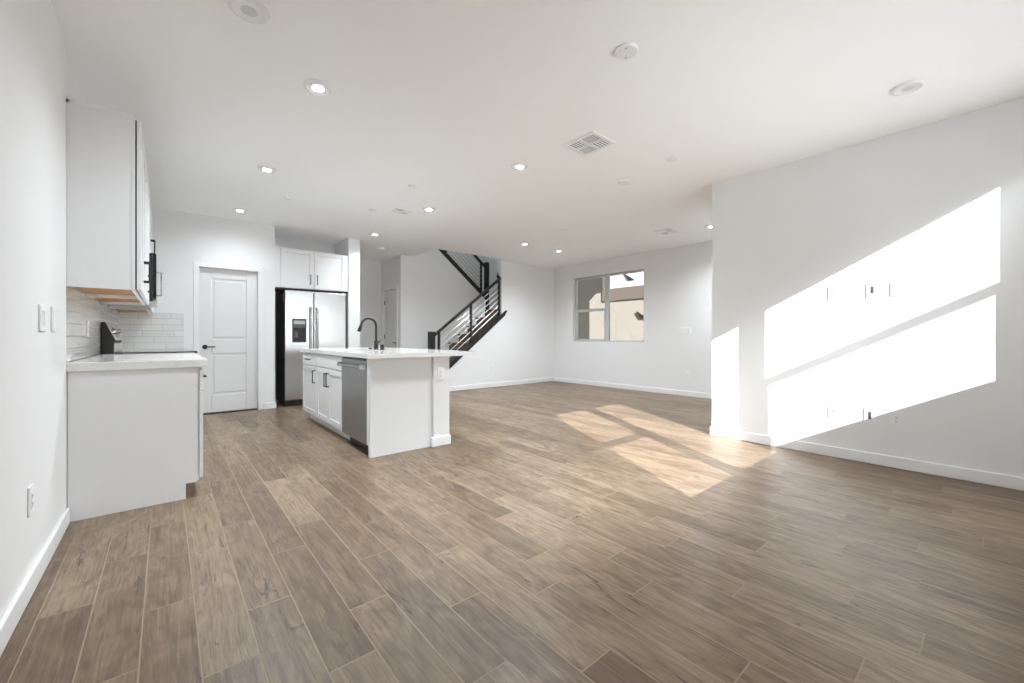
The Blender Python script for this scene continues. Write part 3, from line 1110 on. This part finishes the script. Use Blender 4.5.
so = stringer(3.87, 5.545, YB - 0.022, YB + 0.122, str_top, 0.098)
so.prism([(5.545, str_top(5.545) - 0.098), (5.64, str_top(5.64) - 0.098), (5.72, str_top(5.72) - 0.04), (5.70, str_top(5.70) - 0.02), (5.66, str_top(5.66)), (5.545, str_top(5.545))], 'y', YB - 0.022, YB - 0.001)
s1 = so.build('stringer', M['black'], st, 0.002)
s1['label'] = 'black stringer'
s2 = stringer(4.10, 5.78, 7.78, 7.902, lambda x: up_bot(x) + 0.115, 0.115).build('stringer', M['black'], st, 0.002)
s2['label'] = 'black stringer'

YRL = YB + 0.045        # plane of the lower railing
lr = thing('stair_railing', 'black metal railing with thin steel bars on the lower stair flight', 'railing', (4.6, YRL, 0), 'black stair railings')


def rail_low(x):
    return 1.105 + 0.768 * (x - 3.945)


MB().box(3.830, 3.936, YRL - 0.053, YRL + 0.053, 0.001, 1.160).box(3.824, 3.942, YRL - 0.059, YRL + 0.059, 1.161, 1.172).build('newel_post', M['black'], lr, 0.003)
MB().bar((3.936, YRL, rail_low(3.936)), (5.57, YRL, rail_low(5.57)), 0.05, 0.045).build('handrail', M['black'], lr, 0.003)
MB().bar((5.50, YRL, rail_low(5.52) + 0.055), (5.70, YRL + 0.22, rail_low(5.70) + 0.06), 0.05, 0.045).build('handrail_return', M['black'], lr, 0.003)
for x in (4.045, 4.795, 5.530):
    zt = rail_low(x) + (0.07 if x > 5 else -0.01)
    MB().box(x - 0.020, x + 0.020, YRL - 0.020, YRL + 0.020, str_top(x) - 0.03, zt).build('post', M['black'], lr, 0.002)
for i in range(6):
    f_ = (i + 0.9) / 6.8

    def zb_(x, f_=f_):
        a, c_ = str_top(x), rail_low(x)
        return a + (c_ - a) * f_
    MB().tube([(4.048, YRL, zb_(4.048)), (5.528, YRL, zb_(5.528))], 0.0085, 8).build('bar', M['cable'], lr, 0, True)

YRU = 7.845
ur = thing('stair_railing', 'black metal railing of the upper stair flight, cut off by the ceiling', 'railing', (5.2, YRU, 1.7), 'black stair railings')


def rail_up(x):
    return 2.790 + 0.78 * (5.735 - x)


MB().box(5.800, 5.892, YRU - 0.046, YRU + 0.046, zl + 0.001, 2.85).build('newel_post', M['black'], ur, 0.003)
MB().bar((4.45, YRU, rail_up(4.45)), (5.80, YRU, rail_up(5.80)), 0.05, 0.045).build('handrail', M['black'], ur, 0.003)
for x in (4.72, 5.68):
    MB().box(x - 0.02, x + 0.02, YRU - 0.02, YRU + 0.02, up_bot(x) + 0.08, rail_up(x) - 0.01).build('post', M['black'], ur, 0.002)
for i in range(6):
    f_ = (i + 1.0) / 7.0

    def zc_(x, f_=f_):
        a, c_ = up_bot(x) + 0.115, rail_up(x)
        return a + (c_ - a) * f_
    MB().tube([(4.45, YRU, zc_(4.45)), (5.68, YRU, zc_(5.68))], 0.0085, 8).build('bar', M['cable'], ur, 0, True)


# ------------------------------------------------------------------ ceiling fixtures
def down(x, y):      # local axes on the ceiling, third axis points down
    return lambda u, v, n: (x + u, y + v, H - n)


def can_lamp(k, x, y, z, share=1.0):
    ld = bpy.data.lights.new('lamp', 'SPOT')
    ld.energy = CAN_SPOT * share
    ld.spot_size = math.radians(155)
    ld.spot_blend = 1.0
    ld.shadow_soft_size = 0.055
    ld.color = (0.85, 0.935, 1.0)
    lo = bpy.data.objects.new('lamp', ld)
    COL.objects.link(lo)
    lo.parent = k
    lo.location = (0, 0, -0.03)


def can_light(x, y, label, lit=True, r=0.088, share=1.0):
    k = thing('recessed_light', label, 'ceiling light', (x, y, H), 'recessed ceiling lights' if lit else 'unlit ceiling lights')
    T = down(x, y)
    MB(T).lathe([(r * 0.70, 0.0005), (r, 0.0005), (r, 0.004), (r * 0.93, 0.011), (r * 0.76, 0.015), (r * 0.70, 0.011)], (0, 0, 0), 40).build('trim_ring', M['plastic'], k, 0, True)
    MB(T).lathe([(r * 0.69, 0.001), (r * 0.69, 0.009), (r * 0.4, 0.011), (0, 0.0115)], (0, 0, 0), 40).build('diffuser', M['lamp'] if lit else M['offlens'], k, 0, True)
    if lit:
        can_lamp(k, x, y, H, share)
    return k


for x, y, lab in (
        (0.775, 2.922, 'large lit recessed light nearest the camera, above the end of the left counter'),
        (0.766, 4.675, 'lit recessed light over the aisle, middle of the row leading to the pantry door'),
        (0.743, 6.414, 'lit recessed light just in front of the pantry door'),
        (2.639, 2.997, 'lit recessed light left of the big ceiling vent, before the island'),
        (2.619, 4.771, 'lit recessed light over the far half of the island, by the small vent'),
        (2.587, 6.494, 'lit recessed light in front of the wall stub beside the refrigerator'),
        (4.90, 5.43, 'lit recessed light in front of the stair opening'),
        (5.80, 5.45, 'lit recessed light in the far room, just right of the stair opening'),
        (6.27, 2.765, 'lit recessed light half hidden by the corner of the sunlit wall')):
    can_light(x, y, lab, share=0.28 if y > 6 and x < 1 else (0.55 if y > 6 else (0.72 if x > 5.5 and y > 4 else (0.85 if x < 1 and y < 3 else 1.0))))
can_light(0.323, 2.454, 'unlit round recessed light at the top edge, upper left', False, 0.094)
can_light(3.783, 0.375, 'unlit round recessed light near the sunlit wall, upper right', False, 0.09)
# added unseen lamp of the same kind, to light the upper stairs
k = thing('recessed_light', 'unseen lit recessed light added over the upper stair flight', 'ceiling light', (4.6, 8.2, 5.4), 'recessed ceiling lights')
T = lambda u, v, n: (4.6 + u, 8.2 + v, 5.4 - n)
MB(T).lathe([(0.061, 0.0005), (0.088, 0.0005), (0.088, 0.004), (0.067, 0.016), (0.061, 0.010)], (0, 0, 0), 40).build('trim_ring', M['plastic'], k, 0, True)
MB(T).lathe([(0.060, 0.001), (0.060, 0.008), (0, 0.013)], (0, 0, 0), 40).build('diffuser', M['lamp'], k, 0, True)
can_lamp(k, 4.6, 8.2, 5.4, 0.4)


def disc(x, y, r, name, label, cat, group=None, dots=False, tall=0.012):
    k = thing(name, label, cat, (x, y, H), group)
    T = down(x, y)
    MB(T).lathe([(0, 0.0005), (r, 0.0005), (r, tall * 0.5), (r * 0.9, tall), (0, tall)], (0, 0, 0), 36).build('cover', M['plastic'], k, 0, True)
    if dots:
        for a in (0.6, 0.6 + math.pi):
            MB(T).lathe([(0, tall), (0.006, tall), (0.006, tall + 0.002), (0, tall + 0.002)], (0.6 * r * math.cos(a), 0.6 * r * math.sin(a), 0), 12).build('screw', M['greyplastic'], k)
    else:
        MB(T).lathe([(r * 0.45, tall), (r * 0.55, tall), (r * 0.55, tall + 0.002), (r * 0.45, tall + 0.002)], (0, 0, 0), 24).build('ring', M['plastic'], k)
    return k


disc(2.05, 1.392, 0.068, 'cover_plate', 'round white ceiling plate with two screws, nearest the top edge', 'cover plate', dots=True)
disc(3.767, 2.582, 0.065, 'cover_plate', 'round white ceiling plate beyond the big vent', 'cover plate')
sg = 'round sprinkler covers'
disc(3.624, 1.958, 0.045, 'sprinkler_cover', 'small round sprinkler cover just before the corner of the sunlit wall', 'sprinkler', sg)
disc(2.085, 4.158, 0.05, 'sprinkler_cover', 'small round sprinkler cover over the island, before the small vent', 'sprinkler', sg)
disc(2.078, 5.284, 0.05, 'sprinkler_cover', 'small round sprinkler cover just left of the small vent', 'sprinkler', sg)
disc(1.110, 5.495, 0.045, 'sprinkler_cover', 'small round sprinkler cover near the refrigerator alcove', 'sprinkler', sg)
disc(4.698, 4.306, 0.045, 'sprinkler_cover', 'small round sprinkler cover in the middle of the far room ceiling', 'sprinkler', sg)
disc(3.05, 7.38, 0.065, 'smoke_detector', 'white smoke detector at the hall entrance beside the stairs', 'smoke detector', None, False, 0.045)


def vent(x0, x1, y0, y1, label, dark=None):
    k = thing('ceiling_vent', label, 'vent', ((x0 + x1) / 2, (y0 + y1) / 2, H), 'ceiling air vents')
    cx_, cy_ = (x0 + x1) / 2, (y0 + y1) / 2
    T = down(cx_, cy_)
    a, c_ = (x1 - x0) / 2, (y1 - y0) / 2
    m = 0.030
    f_ = MB(T)
    f_.box(-a, a, -c_, -c_ + m, 0.0005, 0.008).box(-a, a, c_ - m, c_, 0.0005, 0.008)
    f_.box(-a, -a + m, -c_ + m, c_ - m, 0.0005, 0.008).box(a - m, a, -c_ + m, c_ - m, 0.0005, 0.008)
    f_.box(-0.009, 0.009, -c_ + m, c_ - m, 0.0005, 0.008).box(-a + m, -0.009, -0.009, 0.009, 0.0005, 0.008).box(0.009, a - m, -0.009, 0.009, 0.0005, 0.008)
    f_.build('frame', M['plastic'], k, 0.002)
    MB(T).box(-a + 0.01, a - 0.01, -c_ + 0.01, c_ - 0.01, 0.0003, 0.0009).build('duct', M['slot'], k)
    for sx in (0, 1):
        for sy in (0, 1):
            l = MB(T)
            u0, u1 = ((0.011, a - m - 0.002) if sx else (-a + m + 0.002, -0.011))
            v0, v1 = ((0.011, c_ - m - 0.002) if sy else (-c_ + m + 0.002, -0.011))
            n_ = 5 if a > 0.14 else 3
            for q_ in range(n_):
                if (sx + sy) % 2 == 0:
                    p = u0 + (u1 - u0) * (q_ + 0.5) / n_
                    l.prism([(p - 0.003, 0.002), (p - 0.001, 0.002), (p + 0.005, 0.007), (p + 0.003, 0.007)], 'y', v0, v1)
                else:
                    p = v0 + (v1 - v0) * (q_ + 0.5) / n_
                    l.prism([(p - 0.003, 0.002), (p - 0.001, 0.002), (p + 0.005, 0.007), (p + 0.003, 0.007)], 'x', u0, u1)
            l.build('louvers', M['plastic'], k)
    return k


vent(2.64, 2.945, 2.10, 2.435, 'large square white ceiling vent, nearest the camera')
vent(2.28, 2.50, 4.97, 5.20, 'small ceiling vent over the far end of the island')
vent(5.90, 6.20, 3.22, 3.50, 'ceiling vent in the far room near the window wall')


# ------------------------------------------------------------------ switch plates and outlets
def plate(T, u, v, label, kinds, cat, group=None, horizontal=False):
    """kinds: one entry per gang - 'rocker', 'duplex', 'jack', 'slot', 'blank'"""
    n = len(kinds)
    W = 0.076 + 0.046 * (n - 1)
    Hh_ = 0.122
    name = {'switch': 'light_switch', 'outlet': 'outlet', 'jack': 'wall_jack', 'plate': 'wall_plate'}[cat]
    k = thing(name, label, {'jack': 'wall jack', 'plate': 'wall plate', 'switch': 'light switch', 'outlet': 'outlet'}[cat], T(u, v, 0), group)
    Tl = lambda a, b_, n_: T(u + a, v + b_, n_)
    MB(Tl).box(-W / 2, W / 2, -Hh_ / 2, Hh_ / 2, 0.0004, 0.0072).build('cover', M['plastic'], k, 0.002)
    for i, kd in enumerate(kinds):
        a = (i - (n - 1) / 2) * 0.046
        if kd == 'rocker':
            MB(Tl).prism([(-0.034, 0.0072), (0.034, 0.0072), (0.034, 0.0105), (0.0, 0.0085), (-0.034, 0.0085)], 'x', a - 0.0165, a + 0.0165).build('rocker', M['plastic'], k, 0.0006)
        elif kd == 'duplex':
            r = MB(Tl).box(a - 0.0165, a + 0.0165, -0.033, 0.033, 0.0072, 0.009).build('receptacle', M['plastic'], k, 0.001)
            s_ = MB(Tl)
            for dv in (-0.018, 0.016):
                s_.box(a - 0.008, a - 0.0055, dv - 0.002, dv + 0.009, 0.0091, 0.0096).box(a + 0.0055, a + 0.008, dv - 0.002, dv + 0.007, 0.0091, 0.0096)
                s_.box(a - 0.0025, a + 0.0025, dv - 0.011, dv - 0.006, 0.0091, 0.0096)
            s_.build('slots', M['slot'], r)
        elif kd == 'jack':
            MB(Tl).lathe([(0, 0.0072), (0.0065, 0.0072), (0.0055, 0.016), (0, 0.016)], (a, 0, 0), 14).build('jack', M['charcoal'], k)
        elif kd == 'slot':
            MB(Tl).box(a - 0.011, a + 0.011, -0.030, 0.030, 0.0074, 0.0085).build('opening', M['charcoal'], k)
    return k


Tr_ = face_nx(XR, 0, 0)
plate(Tr_, 0.933, 1.463, 'white jack plate in the upper sun patch, left one of the three plates', ['jack'], 'jack')
plate(Tr_, 0.670, 1.467, 'white plate with dark opening in the upper sun patch, middle of three', ['slot'], 'plate')
plate(Tr_, 0.517, 1.465, 'white outlet in the upper sun patch, right one of the three plates', ['duplex'], 'outlet')
plate(Tr_, 0.929, 0.404, 'white jack plate low on the wall in the lower sun patch', ['jack'], 'jack')
plate(Tr_, 0.685, 0.405, 'white plate with dark opening cut by the lower edge of the sun patch', ['slot'], 'plate')
plate(Tr_, 0.520, 0.398, 'white outlet low on the wall, in shade right of the sun patch', ['duplex'], 'outlet')
plate(Tr_, 1.816, 0.408, 'white outlet in the narrow sun strip at the end of the right wall', ['duplex'], 'outlet')
Ts_ = face_nx(XW, 0, 0)
plate(Ts_, 3.64, 1.182, 'wide switch plate on the window wall, right of the far window', ['rocker'] * 4, 'switch')
plate(Ts_, 3.585, 0.398, 'white outlet low on the window wall near the corner of the sunlit wall', ['duplex'], 'outlet')
plate(Ts_, 5.28, 0.402, 'white outlet below the far window', ['duplex'], 'outlet')
Tf_ = face_ny(0, YB, 0)
plate(Tf_, 5.31, 0.41, 'white outlet on the far wall under the stairs', ['duplex'], 'outlet')
plate(face_ny(0, 3.530, 0), 2.066, 0.707, 'white outlet on the end of the island', ['duplex'], 'outlet')
Tl_ = face_px(XL, 0, 0)
plate(Tl_, 2.832, 1.157, 'white double switch plate on the left wall, nearer the camera', ['rocker', 'rocker'], 'switch')
plate(Tl_, 3.062, 1.160, 'white single switch plate on the left wall beside the counter end', ['rocker'], 'switch')
plate(Tl_, 2.615, 0.385, 'white outlet low on the left wall', ['duplex'], 'outlet')
plate(face_px(XLK + 0.011, 0, 0), 4.33, 1.13, 'white outlet on the tiled splashback of the left wall', ['duplex'], 'outlet')
